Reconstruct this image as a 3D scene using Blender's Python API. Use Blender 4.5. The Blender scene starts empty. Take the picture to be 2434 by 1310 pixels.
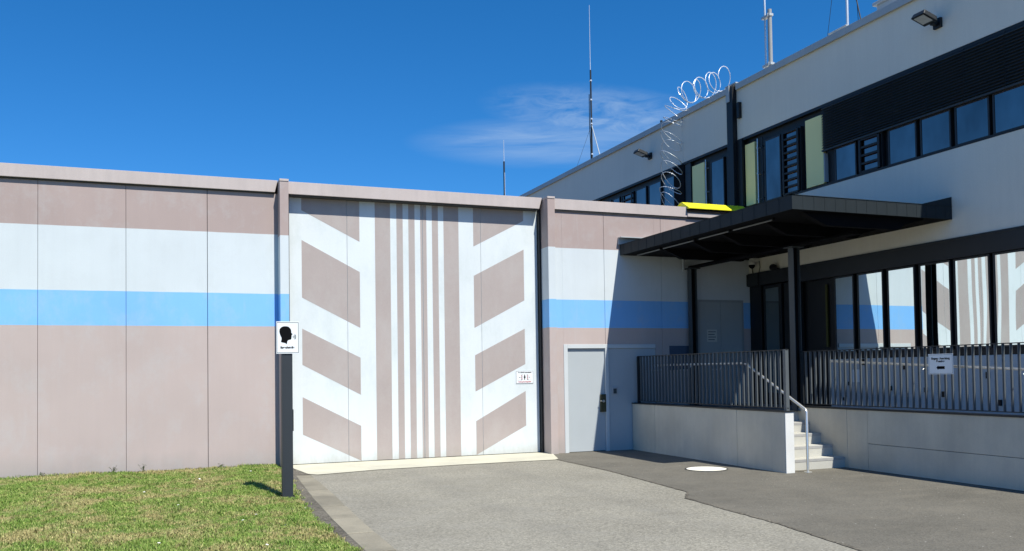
import bpy, math, random
import numpy as np
from mathutils import Matrix, Vector
random.seed(7); rng = np.random.default_rng(7)
S = bpy.context.scene; COL = S.collection

# ------------------------------------------------------------------ camera
cd = bpy.data.cameras.new("camera"); cam = bpy.data.objects.new("camera", cd); COL.objects.link(cam); S.camera = cam
cd.sensor_fit = 'HORIZONTAL'; cd.sensor_width = 36.0; cd.lens = 30.674; cd.shift_y = (823.5-655)/2434; cd.shift_x = 0
cd.clip_start = 0.05; cd.clip_end = 2000
yaw, pitch, roll = 0.37424339, 0.02975781, -0.01472088
f = Vector((math.sin(yaw)*math.cos(pitch), math.cos(yaw)*math.cos(pitch), math.sin(pitch)))
r = Vector((math.cos(yaw), -math.sin(yaw), 0)); u = r.cross(f)
r2 = r*math.cos(roll)+u*math.sin(roll); u2 = -r*math.sin(roll)+u*math.cos(roll)
mw = Matrix((r2, u2, -f)).transposed().to_4x4(); mw.translation = Vector((0, 0, 1.6)); cam.matrix_world = mw

# ------------------------------------------------------------------ sky and sun
SUN = Vector((0.157, -0.69, 1.0)).normalized()      # towards the sun
elev = math.asin(SUN.z); az = math.atan2(SUN.x, SUN.y)
W = bpy.data.worlds.new("World"); S.world = W; W.use_nodes = True
nt = W.node_tree; nt.nodes.clear()
def N(t, T, **kw):
    n = t.nodes.new(T)
    for k, v in kw.items(): setattr(n, k, v)
    return n
def math_(t, op, a, b=None, c=None, clamp=False):
    n = N(t, 'ShaderNodeMath', operation=op); n.use_clamp = clamp
    for i, x in enumerate((a, b, c)):
        if x is None: continue
        if hasattr(x, 'links'): t.links.new(x, n.inputs[i])
        else: n.inputs[i].default_value = x
    return n.outputs[0]
sky = N(nt, 'ShaderNodeTexSky', sky_type='NISHITA'); sky.sun_disc = False
sky.sun_elevation = elev; sky.sun_rotation = az; sky.altitude = 300; sky.air_density = 1.0; sky.dust_density = 0.25; sky.ozone_density = 3.0
sr = N(nt, 'ShaderNodeSeparateColor'); nt.links.new(sky.outputs[0], sr.inputs[0]); hs = N(nt, 'ShaderNodeCombineColor')     # clear deep blue air
nt.links.new(math_(nt, 'MULTIPLY', math_(nt, 'POWER', sr.outputs[0], 1.6), .150), hs.inputs[0]); nt.links.new(math_(nt, 'MULTIPLY', sr.outputs[1], .775), hs.inputs[1]); nt.links.new(math_(nt, 'MULTIPLY', sr.outputs[2], 1.28), hs.inputs[2])
tc = N(nt, 'ShaderNodeTexCoord'); sp = N(nt, 'ShaderNodeSeparateXYZ'); nt.links.new(tc.outputs['Generated'], sp.inputs[0])
azm = math_(nt, 'ARCTAN2', sp.outputs[0], sp.outputs[1])
hor = math_(nt, 'SQRT', math_(nt, 'ADD', math_(nt, 'MULTIPLY', sp.outputs[0], sp.outputs[0]), math_(nt, 'MULTIPLY', sp.outputs[1], sp.outputs[1])))
ele = math_(nt, 'DIVIDE', sp.outputs[2], hor)
cmb = N(nt, 'ShaderNodeCombineXYZ'); nt.links.new(azm, cmb.inputs[0]); nt.links.new(ele, cmb.inputs[1])
def cloud(a0, aw, e0, ew, slope, sx, sy, seed, lo, hi):
    # a thin cirrus patch at a bearing and height in the sky
    da = math_(nt, 'DIVIDE', math_(nt, 'SUBTRACT', azm, a0), aw)
    e1 = math_(nt, 'ADD', math_(nt, 'SUBTRACT', ele, e0), math_(nt, 'MULTIPLY', math_(nt, 'SUBTRACT', azm, a0), slope))
    de = math_(nt, 'DIVIDE', e1, ew)
    rr = math_(nt, 'ADD', math_(nt, 'MULTIPLY', da, da), math_(nt, 'MULTIPLY', de, de))
    m = math_(nt, 'SUBTRACT', 1.0, rr, clamp=True)
    mp = N(nt, 'ShaderNodeMapping'); nt.links.new(cmb.outputs[0], mp.inputs[0]); mp.inputs['Scale'].default_value = (sx, sy, 1); mp.inputs['Location'].default_value = (seed, seed*2, 0); mp.inputs['Rotation'].default_value = (0, 0, 0.25)
    nz = N(nt, 'ShaderNodeTexNoise'); nt.links.new(mp.outputs[0], nz.inputs[0]); nz.inputs['Scale'].default_value = 1; nz.inputs['Detail'].default_value = 9; nz.inputs['Roughness'].default_value = 0.62; nz.inputs['Distortion'].default_value = 0.6
    mr = N(nt, 'ShaderNodeMapRange'); nt.links.new(nz.outputs[0], mr.inputs[0]); mr.inputs[1].default_value = lo; mr.inputs[2].default_value = hi
    return math_(nt, 'MULTIPLY', math_(nt, 'POWER', m, 1.3), mr.outputs[0])
c1 = cloud(0.44, 0.19, 0.266, 0.034, 0.0, 7, 70, 3.1, 0.22, 0.72)
c2 = cloud(0.485, 0.15, 0.292, 0.040, 0.14, 26, 80, 7.7, 0.30, 0.75)
cl = math_(nt, 'MULTIPLY', math_(nt, 'MAXIMUM', c1, c2), 0.48)
mx = N(nt, 'ShaderNodeMix', data_type='RGBA'); nt.links.new(cl, mx.inputs['Factor']); nt.links.new(hs.outputs[0], mx.inputs[6]); mx.inputs[7].default_value = (5.2, 6.6, 8.2, 1)
bg = N(nt, 'ShaderNodeBackground'); bg.inputs[1].default_value = 0.085
out = N(nt, 'ShaderNodeOutputWorld'); nt.links.new(mx.outputs[2], bg.inputs[0]); nt.links.new(bg.outputs[0], out.inputs[0])
sl = bpy.data.lights.new("sun", 'SUN'); sun = bpy.data.objects.new("sun", sl); COL.objects.link(sun)
sl.energy = 4.8; sl.angle = math.radians(0.5); sl.color = (1.0, 0.965, 0.85)
sun.rotation_euler = (-SUN).to_track_quat('-Z', 'Y').to_euler(); sun.location = SUN*60
S.view_settings.view_transform = 'Standard'; S.view_settings.look = 'None'; S.view_settings.gamma = 1; S.view_settings.exposure = 0.35
S.cycles.max_bounces = 8; S.cycles.glossy_bounces = 5; S.cycles.caustics_reflective = False; S.cycles.caustics_refractive = False

# ------------------------------------------------------------------ materials
MATS = {}
def base_mat(name):
    m = bpy.data.materials.new(name); m.use_nodes = True; MATS[name] = m
    t = m.node_tree; b = t.nodes['Principled BSDF']; return m, t, b
def pos(t, sc=(1, 1, 1), loc=(0, 0, 0)):
    g = N(t, 'ShaderNodeNewGeometry'); mp = N(t, 'ShaderNodeMapping'); t.links.new(g.outputs['Position'], mp.inputs[0])
    mp.inputs['Scale'].default_value = sc; mp.inputs['Location'].default_value = loc; return mp.outputs[0]
def noise(t, vec, scale, det=4, rough=.55, dist=0):
    n = N(t, 'ShaderNodeTexNoise'); t.links.new(vec, n.inputs[0]); n.inputs['Scale'].default_value = scale
    n.inputs['Detail'].default_value = det; n.inputs['Roughness'].default_value = rough; n.inputs['Distortion'].default_value = dist; return n.outputs[0]
def rng_(t, x, a, b, c, d):
    m = N(t, 'ShaderNodeMapRange'); t.links.new(x, m.inputs[0])
    for i, v in enumerate((a, b, c, d)): m.inputs[i+1].default_value = v
    return m.outputs[0]
def mixc(t, fac, a, b, mode='MIX'):
    m = N(t, 'ShaderNodeMix', data_type='RGBA', blend_type=mode)
    for i, x in ((0, fac), (6, a), (7, b)):
        if hasattr(x, 'links'): t.links.new(x, m.inputs[i])
        elif isinstance(x, (int, float)): m.inputs[i].default_value = x
        else: m.inputs[i].default_value = (*x, 1)
    return m.outputs[2]
def bump(t, b, h, st, dist=.01):
    n = N(t, 'ShaderNodeBump'); n.inputs['Strength'].default_value = st; n.inputs['Distance'].default_value = dist
    t.links.new(h, n.inputs['Height']); t.links.new(n.outputs[0], b.inputs['Normal'])
def M(name, col, rough=.7, var=.12, scale=1.5, fine=.06, fscale=60, bmp=.15, metal=0., spec=.4, streak=0., dirt=None, dirt_amt=.0, foot=0):
    m, t, b = base_mat(name); p = pos(t)
    v1 = rng_(t, noise(t, p, scale, 5), .25, .75, 1-var, 1+var)
    v2 = rng_(t, noise(t, pos(t, (1, 1, 1), (5, 3, 1)), fscale, 3), .25, .75, 1-fine, 1+fine)
    v = math_(t, 'MULTIPLY', v1, v2)
    if streak:
        s = rng_(t, noise(t, pos(t, (7, 7, .35)), 1.6, 4, .6), .3, .75, 1+streak*.5, 1-streak)
        v = math_(t, 'MULTIPLY', v, s)
    c = N(t, 'ShaderNodeVectorMath', operation='SCALE'); c.inputs[0].default_value = col; t.links.new(v, c.inputs['Scale'])
    o = c.outputs[0]
    if dirt:
        d = rng_(t, noise(t, pos(t, (1, 1, .55), (9, 2, 4)), 1.9, 9, .7), .47, .70, 0, dirt_amt); o = mixc(t, d, o, dirt)
    if foot:        # splashed grime just above the ground
        g = N(t, 'ShaderNodeNewGeometry'); q = N(t, 'ShaderNodeSeparateXYZ'); t.links.new(g.outputs['Position'], q.inputs[0])
        h = math_(t, 'ADD', q.outputs[2], math_(t, 'MULTIPLY', noise(t, pos(t, (2, 2, .5)), 3, 6, .7), .35)); o = mixc(t, rng_(t, h, .16, .42, foot, 0), o, (.30, .28, .24))
    t.links.new(o, b.inputs['Base Color']); b.inputs['Roughness'].default_value = rough; b.inputs['Metallic'].default_value = metal; b.inputs['Specular IOR Level'].default_value = spec
    if bmp: bump(t, b, noise(t, p, fscale*1.3, 3), bmp, .004)
    return m
PINK = (.435, .352, .342); WHITE = (.665, .71, .735); WBAND = (.60, .65, .685); BLUE = (.215, .485, .86)
def painted(name, zs, cols):
    m, t, b = base_mat(name); g = N(t, 'ShaderNodeNewGeometry'); s = N(t, 'ShaderNodeSeparateXYZ'); t.links.new(g.outputs['Position'], s.inputs[0])
    wob = math_(t, 'MULTIPLY', math_(t, 'SUBTRACT', noise(t, pos(t), 3, 3), .5), .010)
    z = math_(t, 'ADD', s.outputs[2], wob); o = cols[0]
    for zz, c in zip(zs, cols[1:]): o = mixc(t, math_(t, 'GREATER_THAN', z, zz), o, c)
    v = math_(t, 'MULTIPLY', rng_(t, noise(t, pos(t), .8, 5), .25, .75, .94, 1.05), rng_(t, noise(t, pos(t, (6, 6, .3)), 1.8, 5, .62), .35, .75, 1.008, .980))
    v = math_(t, 'MULTIPLY', v, rng_(t, noise(t, pos(t), 70, 2), .2, .8, .97, 1.03))
    c = N(t, 'ShaderNodeVectorMath', operation='SCALE'); t.links.new(o, c.inputs[0]); t.links.new(v, c.inputs['Scale'])
    blot = math_(t, 'MAXIMUM', rng_(t, noise(t, pos(t, (1, 1, .8), (4, 0, 9)), 2.2, 9, .72), .50, .74, 0, .30), rng_(t, noise(t, pos(t, (5, 5, .55), (2, 0, 3)), 1.3, 6, .65), .60, .80, 0, .26))
    o2 = mixc(t, blot, c.outputs[0], (.50, .53, .55))
    # damp grime in an uneven line above the ground
    h = math_(t, 'ADD', s.outputs[2], math_(t, 'MULTIPLY', noise(t, pos(t, (1.5, 1.5, .4)), 2, 5), .5))
    o3 = mixc(t, rng_(t, h, .28, .62, .42, 0), o2, (.30, .30, .29))
    t.links.new(o3, b.inputs['Base Color']); b.inputs['Roughness'].default_value = .75; b.inputs['Specular IOR Level'].default_value = .25
    bump(t, b, noise(t, pos(t), 45, 4), .18, .004); return m
PT = (.40, .318, .302); PB = (.485, .402, .382)
BAND_L = painted('painted concrete left', (2.470, 3.042, 4.094), (PB, BLUE, WBAND, PT))
BAND_R = painted('painted concrete right', (2.465, 3.020, 4.042), (PB, BLUE, WBAND, PT))
COPE = M('pink coping concrete', (.50, .435, .42), .8, .06, 1.2, .05, 60, .15, streak=.06, dirt=(.33, .3, .3), dirt_amt=.25)
GWHITE = M('gate white paint', WHITE, .55, .03, 1.0, .02, 50, .06, streak=.02, dirt=(.50, .56, .55), dirt_amt=.5, foot=.45)
GPINK = M('gate pink paint', (.395, .340, .325), .6, .05, .9, .03, 50, .06, streak=.015, dirt=(.46, .44, .43), dirt_amt=.4, foot=.5)
GAP = M('dark joint and painted shade', (.055, .055, .055), .9, .1, 5, .1, 60, 0)  # also colours the painted shadow strips under copings and lintel
DARK = M('anthracite metal', (.012, .0145, .018), .5, .12, 3, .05, 90, .03, spec=.5)
DARKF = M('anthracite fascia', (.019, .026, .031), .65, .14, 1.7, .05, 80, .04, spec=.2, streak=.1)
SOFF = M('black soffit', (.005, .005, .006), .8, .2, 3, .05, 80, 0, spec=.1)
STUCCO = M('white render', (.74, .70, .62), .9, .05, .7, .05, 130, .35, spec=.2, streak=.03)
REVEAL = M('dark window frame', (.008, .009, .011), .5, .15, 3, .05, 90, 0, spec=.4)
YEL = M('pale yellow panel', (.95, .84, .38), .5, .05, 1, .02, 60, 0)
YELL = M('bright yellow sheet', (.86, .80, .03), .4, .04, 4, .02, 80, .02)
CONC = M('grey concrete', (.58, .535, .44), .85, .15, 1.3, .06, 90, .35, streak=.05, dirt=(.40, .40, .385), dirt_amt=.3)
CONCL = M('pale cast concrete', (.50, .49, .45), .8, .08, 4, .05, 120, .25, dirt=(.45, .44, .41), dirt_amt=.3)
NOSE = M('grey step nosing', (.36, .355, .35), .8, .1, 9, .06, 120, .2)
APRON = M('cream concrete', (.56, .535, .43), .85, .10, 1.3, .10, 110, .3, dirt=(.40, .38, .33), dirt_amt=.5)
STEEL = M('brushed stainless steel', (.80, .79, .76), .30, .05, 20, .05, 200, 0, metal=.75)
GALV = M('galvanised steel', (.62, .65, .68), .45, .1, 12, .08, 90, 0, metal=.6)
RAZ = M('razor wire steel', (.80, .82, .85), .35, .1, 12, .08, 90, 0, metal=.35)
LGREY = M('light grey sheet metal', (.40, .43, .45), .5, .08, 2, .04, 60, .05)
DOORM = M('pale grey door paint', (.44, .475, .50), .45, .03, 1.5, .02, 60, .03, dirt=(.46, .48, .5), dirt_amt=.3)
FRAMEW = M('door frame paint', (.58, .61, .63), .5, .03, 2, .02, 60, .03)
CLAD = M('pale facade cladding', (.46, .50, .54), .5, .06, 1.2, .03, 60, .03)
BRASS = M('dark bronze lock plate', (.085, .08, .045), .4, .2, 20, .1, 90, 0, metal=.4)
BLACK = M('black print', (.006, .006, .007), .9, .05, 5, .02, 60, 0, spec=.08)
REDP = M('red print', (.45, .03, .03), .6, .05, 5, .02, 60, 0)
SIGNW = M('sign white enamel', (.80, .83, .86), .35, .02, 5, .01, 60, 0)
GREYP = M('grey print', (.07, .085, .09), .9, .05, 5, .02, 60, 0, spec=.1)
MANH = M('polished manhole metal', (.95, .90, .78), .6, .05, 9, .06, 90, .1, spec=.8)
LENS = M('lamp glass', (.55, .58, .60), .25, .1, 20, .05, 90, 0, spec=.8)
WHITEP = M('white plastic', (.62, .62, .60), .4, .04, 5, .02, 60, 0)
def mirror(name, col, rough, wav, var=0):
    m, t, b = base_mat(name); b.inputs['Base Color'].default_value = (*col, 1); b.inputs['Metallic'].default_value = 1; b.inputs['Roughness'].default_value = rough
    if var: t.links.new(mixc(t, rng_(t, noise(t, pos(t, (1, 1, .6)), .9, 4, .6), .3, .7, 0, 1), tuple(c*(1-var) for c in col), tuple(min(1, c*(1+var)) for c in col)), b.inputs['Base Color'])
    if wav: bump(t, b, noise(t, pos(t, (1, 1, .45), (0, 0, 2)), .9, 1, .3), 1.0, wav)
    return m
GLASSL = mirror('mirrored security glass', (.80, .87, .86), .012, .0055)
GLASSU = mirror('dark sun protection glass', (.27, .19, .18), .03, .005, .35)
GLASSD = mirror('door glass', (.30, .34, .34), .02, .004)

def asphalt(name, col, speck, patch, pcol, tracks=False):
    m, t, b = base_mat(name); p = pos(t)
    vo = N(t, 'ShaderNodeTexVoronoi'); t.links.new(p, vo.inputs[0]); vo.inputs['Scale'].default_value = 52
    gr = N(t, 'ShaderNodeSeparateColor'); t.links.new(vo.outputs['Color'], gr.inputs[0])
    v = math_(t, 'MULTIPLY', rng_(t, gr.outputs[0], 0, 1, 1-speck, 1+speck), rng_(t, noise(t, p, 28, 6, .75), .3, .7, 1-speck*.8, 1+speck*.8))
    v = math_(t, 'MULTIPLY', v, rng_(t, noise(t, p, .7, 6, .6), .3, .7, 1-patch, 1+patch))
    c = N(t, 'ShaderNodeVectorMath', operation='SCALE'); c.inputs[0].default_value = col; t.links.new(v, c.inputs['Scale'])
    o = mixc(t, rng_(t, noise(t, pos(t, (1, 1.6, 1), (3, 1, 0)), 1.7, 6, .62), .48, .72, 0, .55), c.outputs[0], pcol)
    # oil and gum spots, and two faint worn wheel tracks
    v4 = N(t, 'ShaderNodeTexVoronoi'); t.links.new(p, v4.inputs[0]); v4.inputs['Scale'].default_value = 1.9
    c4 = N(t, 'ShaderNodeSeparateColor'); t.links.new(v4.outputs['Color'], c4.inputs[0])
    sp4 = math_(t, 'MULTIPLY', rng_(t, math_(t, 'ADD', v4.outputs['Distance'], math_(t, 'MULTIPLY', noise(t, p, 14, 4), .05)), .055, .095, .38, 0), math_(t, 'GREATER_THAN', c4.outputs[0], .55))
    o = mixc(t, sp4, o, (.07, .066, .06))
    if tracks:
        sx_ = N(t, 'ShaderNodeSeparateXYZ'); t.links.new(p, sx_.inputs[0]); wv = math_(t, 'ADD', sx_.outputs[0], math_(t, 'MULTIPLY', noise(t, pos(t, (.4, .12, 1)), 1, 3), .9))
        tk = math_(t, 'MAXIMUM', *[rng_(t, math_(t, 'ABSOLUTE', math_(t, 'SUBTRACT', wv, q)), .08, .32, 1, 0) for q in (4.0, 5.65)])
        o = mixc(t, math_(t, 'MULTIPLY', tk, rng_(t, noise(t, p, 1.1, 6, .65), .3, .7, .02, .22)), o, (.13, .125, .115))
    # scattered pale stones
    v3 = N(t, 'ShaderNodeTexVoronoi'); t.links.new(p, v3.inputs[0]); v3.inputs['Scale'].default_value = 14
    cs = N(t, 'ShaderNodeSeparateColor'); t.links.new(v3.outputs['Color'], cs.inputs[0])
    st = math_(t, 'MULTIPLY', math_(t, 'LESS_THAN', v3.outputs['Distance'], .12), math_(t, 'GREATER_THAN', cs.outputs[1], .93))
    o = mixc(t, math_(t, 'MULTIPLY', st, .7), o, (.55, .54, .5))
    t.links.new(o, b.inputs['Base Color']); b.inputs['Roughness'].default_value = .9; b.inputs['Specular IOR Level'].default_value = .25
    bump(t, b, math_(t, 'ADD', vo.outputs['Distance'], noise(t, p, 40, 4, .7)), .55, .006); return m
ASPL = asphalt('worn light asphalt', (.264, .247, .206), .24, .12, (.285, .27, .235), True)
ASPD = asphalt('newer dark asphalt', (.142, .132, .112), .13, .16, (.19, .172, .142))
GRND = asphalt('far ground asphalt', (.165, .15, .13), .2, .1, (.14, .13, .11))
SOIL = asphalt('dirty edge strip', (.125, .112, .092), .4, .35, (.20, .185, .15))
def grass_mat(name, blade):
    m, t, b = base_mat(name)
    n1 = noise(t, pos(t, (1, .8, 1)), 1.25, 6, .66); n2 = noise(t, pos(t, (1, 1, 1), (7, 7, 7)), 8, 5, .68)
    g = mixc(t, rng_(t, n2, .3, .7, 0, 1), (.09, .185, .026), (.25, .34, .075))
    dry = mixc(t, rng_(t, n2, .35, .7, 0, 1), (.44, .375, .185), (.29, .235, .105))
    fac = rng_(t, math_(t, 'ADD', math_(t, 'MULTIPLY', n1, .62), math_(t, 'MULTIPLY', n2, .38)), .475, .565, 0, 1.0)
    if blade:
        ge = N(t, 'ShaderNodeNewGeometry'); ri = ge.outputs['Random Per Island']
        fac = math_(t, 'ADD', math_(t, 'MULTIPLY', fac, .8), math_(t, 'MULTIPLY', math_(t, 'GREATER_THAN', ri, .74), .35), clamp=True)
        o = mixc(t, fac, g, dry)
        c = N(t, 'ShaderNodeVectorMath', operation='SCALE'); t.links.new(o, c.inputs[0]); t.links.new(rng_(t, ri, 0, 1, .78, 1.52), c.inputs['Scale']); o = c.outputs[0]
    else:
        o = mixc(t, .55, mixc(t, fac, g, dry), (.13, .12, .06))
    t.links.new(o, b.inputs['Base Color']); b.inputs['Roughness'].default_value = .75; b.inputs['Specular IOR Level'].default_value = .2
    return m
GRASS = grass_mat('grass blades', True); TURF = grass_mat('turf', False)
LEAF = M('weed leaf', (.10, .17, .04), .6, .25, 20, .1, 60, 0)

# ------------------------------------------------------------------ mesh helpers
class MB:
    def __init__(s): s.v = []; s.f = []; s.m = []; s.sm = []
    def add(s, vs, fs, m=0, smooth=False):
        o = len(s.v); s.v += [tuple(x) for x in vs]; s.f += [tuple(i+o for i in q) for q in fs]; s.m += [m]*len(fs); s.sm += [smooth]*len(fs); return s
    def box(s, x0, x1, y0, y1, z0, z1, m=0):
        x0, x1 = sorted((x0, x1)); y0, y1 = sorted((y0, y1)); z0, z1 = sorted((z0, z1))
        return s.add([(x, y, z) for x in (x0, x1) for y in (y0, y1) for z in (z0, z1)],
                     [(0, 1, 3, 2), (4, 6, 7, 5), (0, 4, 5, 1), (2, 3, 7, 6), (0, 2, 6, 4), (1, 5, 7, 3)], m)
    def prism(s, pts, axis, a, b, m=0):
        # pts: outline in the other two axes (in xyz order), extruded from a to b
        def P(p, c):
            l = list(p); l.insert(axis, c); return tuple(l)
        ar = sum(pts[i][0]*pts[(i+1) % len(pts)][1]-pts[(i+1) % len(pts)][0]*pts[i][1] for i in range(len(pts)))
        if (ar < 0) ^ (axis == 1): pts = pts[::-1]
        n = len(pts); vs = [P(p, a) for p in pts]+[P(p, b) for p in pts]
        fs = [tuple(range(n))[::-1], tuple(range(n, 2*n))]+[(i, (i+1) % n, n+(i+1) % n, n+i) for i in range(n)]
        if b < a: fs = [q[::-1] for q in fs]
        return s.add(vs, fs, m)
    def tube(s, pts, rad, n=8, m=0, caps=True):
        pts = [Vector(p) for p in pts]; rads = rad if isinstance(rad, (list, tuple)) else [rad]*len(pts)
        vs = []; fs = []; up = None
        for i, p in enumerate(pts):
            t = (pts[min(i+1, len(pts)-1)]-pts[max(i-1, 0)]).normalized()
            if up is None: up = Vector((0, 0, 1)) if abs(t.z) < .9 else Vector((1, 0, 0))
            a = t.cross(up).normalized(); bb = a.cross(t).normalized(); up = bb
            for k in range(n):
                q = 2*math.pi*k/n; vs.append(p+(a*math.cos(q)+bb*math.sin(q))*rads[i])
        for i in range(len(pts)-1):
            for k in range(n): fs.append((i*n+k, i*n+(k+1) % n, (i+1)*n+(k+1) % n, (i+1)*n+k))
        s.add(vs, fs, m, True)
        if caps:
            s.add(vs[:n], [tuple(range(n))[::-1]], m); s.add(vs[-n:], [tuple(range(n))], m)
        return s
    def build(s, name, mats, parent=None, bev=0, origin=None, **props):
        if not isinstance(mats, (list, tuple)): mats = [mats]
        me = bpy.data.meshes.new(name); o = bpy.data.objects.new(name, me); COL.objects.link(o)
        if origin is None:
            a = np.array(s.v); origin = Vector(((a[:, 0].min()+a[:, 0].max())/2, (a[:, 1].min()+a[:, 1].max())/2, a[:, 2].min()))
        origin = Vector(origin)
        me.from_pydata([Vector(v)-origin for v in s.v], [], s.f); me.polygons.foreach_set('material_index', s.m); me.polygons.foreach_set('use_smooth', s.sm)
        for m in mats: me.materials.append(m)
        me.update()
        pw = WP.get(parent.name, Vector()) if parent else Vector()
        o.location = origin-pw; WP[o.name] = origin
        if parent: o.parent = parent
        if bev:
            md = o.modifiers.new('bevel', 'BEVEL'); md.width = bev; md.segments = 2; md.limit_method = 'ANGLE'
        for k, v in props.items(): o[k] = v
        return o
WP = {}
def thing(name, loc, label, cat, group=None):
    o = bpy.data.objects.new(name, None); COL.objects.link(o); o.location = loc; WP[o.name] = Vector(loc); o.empty_display_size = .2
    o['label'] = label; o['category'] = cat
    if group: o['group'] = group
    return o
def struct(name, mb, mats, **k): return mb.build(name, mats, None, kind='structure', **k)
def text(name, body, size, mat, loc, face, parent, bold=.0, sx=1):
    # printed letters: flat raised mesh. face 'y': read from -y;  face 'x': read from -x
    cu = bpy.data.curves.new(name, 'FONT'); cu.body = body; cu.size = size; cu.align_x = 'CENTER'; cu.align_y = 'CENTER'; cu.extrude = .0006; cu.offset = bold
    tmp = bpy.data.objects.new(name, cu); COL.objects.link(tmp); bpy.context.view_layer.update()
    me = bpy.data.meshes.new_from_object(tmp.evaluated_get(bpy.context.evaluated_depsgraph_get())); bpy.data.objects.remove(tmp)
    R = Matrix(((1, 0, 0), (0, 0, -1), (0, 1, 0))) if face == 'y' else Matrix(((0, 0, -1), (-1, 0, 0), (0, 1, 0)))
    me.transform((R.to_4x4() @ Matrix.Diagonal((sx, 1, 1, 1)))); me.materials.clear(); me.materials.append(mat)
    o = bpy.data.objects.new(name, me); COL.objects.link(o); o.parent = parent; o.location = Vector(loc)-WP[parent.name]; return o

# ------------------------------------------------------------------ ground
g = MB().add([(-400, -300, -.03), (500, -300, -.03), (500, 700, -.03), (-400, 700, -.03)], [(0, 1, 2, 3)]); struct('ground', g, GRND)
def sheet(name, pts, z, mat):
    g = MB(); g.add([(x, y, z) for x, y in pts], [tuple(range(len(pts)))]); return struct(name, g, mat, origin=(pts[0][0], pts[0][1], z))
edgeR = [(2.10, 14.3), (2.07, 13), (2.03, 11.6), (1.97, 10.3), (1.93, 9.2), (1.91, 7.8), (1.88, 5.5), (1.86, 1)]
edgeM = [(1.88, 14.3), (1.80, 13), (1.74, 11.7), (1.69, 10.4), (1.65, 9.2), (1.64, 7.9), (1.60, 5.5), (1.58, 1)]
edgeG = [(1.83, 15.5), (1.70, 13.6), (1.60, 12.2), (1.53, 10.9), (1.50, 9.7), (1.54, 8.6), (1.57, 7.9), (1.54, 5.5), (1.52, 1)]
sheet('driveway', [(1.9, 15.4), (6.9, 15.4), (6.56, 14.52), (6.55, 12.47), (6.31, 9.84), (5.99, 9.38), (5.84, 7.43), (5.61, 6.01), (5.2, 3), (5, -1), (1.8, -1)]+edgeR[::-1][:], .0, ASPL)
sheet('forecourt', [(6.95, 15.75), (12, 15.75), (12, -1), (4.9, -1), (5.0, 3), (5.61-.02, 6.01), (5.82, 7.43), (5.97, 9.38), (6.29, 9.84), (6.53, 12.47), (6.54, 14.52)], .004, ASPD)
# ragged joint of the newer asphalt: a thin crumbled lip
j = MB(); prev = None
jp = [(6.56, 14.52), (6.56, 13.5), (6.55, 12.47), (6.43, 11.1), (6.31, 9.84), (5.99, 9.38), (5.90, 8.4), (5.84, 7.43), (5.72, 6.7), (5.61, 6.01), (5.3, 3.5)]
top = []; bot = []
for a, b in zip(jp[:-1], jp[1:]):
    n = max(2, int(math.dist(a, b)/.06))
    for k in range(n):
        x = a[0]+(b[0]-a[0])*k/n; y = a[1]+(b[1]-a[1])*k/n
        top.append((x+random.uniform(.0, .03), y, .0065)); bot.append((x-.012-random.uniform(0, .022), y, .0065))
n = len(top); j.add(top+bot, [(i, i+1, n+i+1, n+i) for i in range(n-1)]); struct('asphalt_joint', j, SOIL)
ap = [(1.98, 15.97), (6.86, 15.97), (6.86, 15.6), (6.94, 15.58), (6.62, 14.62), (6.50, 14.50), (4.76, 14.53), (3.26, 14.47), (2.35, 14.24), (2.20, 14.22), (2.08, 14.40), (1.98, 15.3)]
sheet('concrete_apron', ap, .009, APRON)
# kerb stones laid flush beside the driveway
k = MB()
P = [((a[0]+b[0])/2, a[1]) for a, b in zip(edgeM, edgeR)]
def lerp(tab, y):
    for a, b in zip(tab[:-1], tab[1:]):
        if b[1] <= y <= a[1]: q = (a[1]-y)/(a[1]-b[1]); return a[0]+(b[0]-a[0])*q
    return tab[-1][0] if y < tab[-1][1] else tab[0][0]
y = 14.25; i = 0
while y > 2:
    L = .98 if i % 5 != 2 else .6; y2 = y-L+.024; dz = random.uniform(-.002, .003)
    xs = [lerp(edgeM, y-.008)+random.uniform(-.012, .012), lerp(edgeR, y-.008)+random.uniform(-.012, .012), lerp(edgeR, y2+.006), lerp(edgeM, y2+.006)]
    sk = random.uniform(-.03, .03)
    vs = [(xs[0], y-.008, .012+dz), (xs[1], y-.008+sk, .009+dz), (xs[2], y2+.006+sk, .009+dz), (xs[3], y2+.006, .012+dz)]
    k.add(vs+[(a, b, -.08) for a, b, c in vs], [(3, 2, 1, 0), (0, 1, 5, 4), (1, 2, 6, 5), (2, 3, 7, 6), (3, 0, 4, 7)]); y = y2-.024; i += 1
KERB = M('kerb stone', (.262, .236, .182), .9, .18, 2.2, .14, 70, .5, dirt=(.15, .14, .11), dirt_amt=.6)
t_ = KERB.node_tree; bs = t_.nodes['Principled BSDF']; src = bs.inputs['Base Color'].links[0].from_socket      # each stone its own tone
gi = N(t_, 'ShaderNodeNewGeometry'); vm = N(t_, 'ShaderNodeVectorMath', operation='SCALE'); t_.links.new(src, vm.inputs[0]); t_.links.new(rng_(t_, gi.outputs['Random Per Island'], 0, 1, .84, 1.22), vm.inputs['Scale']); t_.links.new(vm.outputs[0], bs.inputs['Base Color'])
struct('kerb', k, KERB, bev=.006)
sheet('edge_strip', [(1.80, 15.9), (1.98, 15.9), (1.98, 15.0), (2.10, 14.3)]+[(x+.02, y) for x, y in edgeM]+[(x-.15, y) for x, y in edgeG[::-1]]+[(1.7, 15.9)], .006, SOIL)

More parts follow.
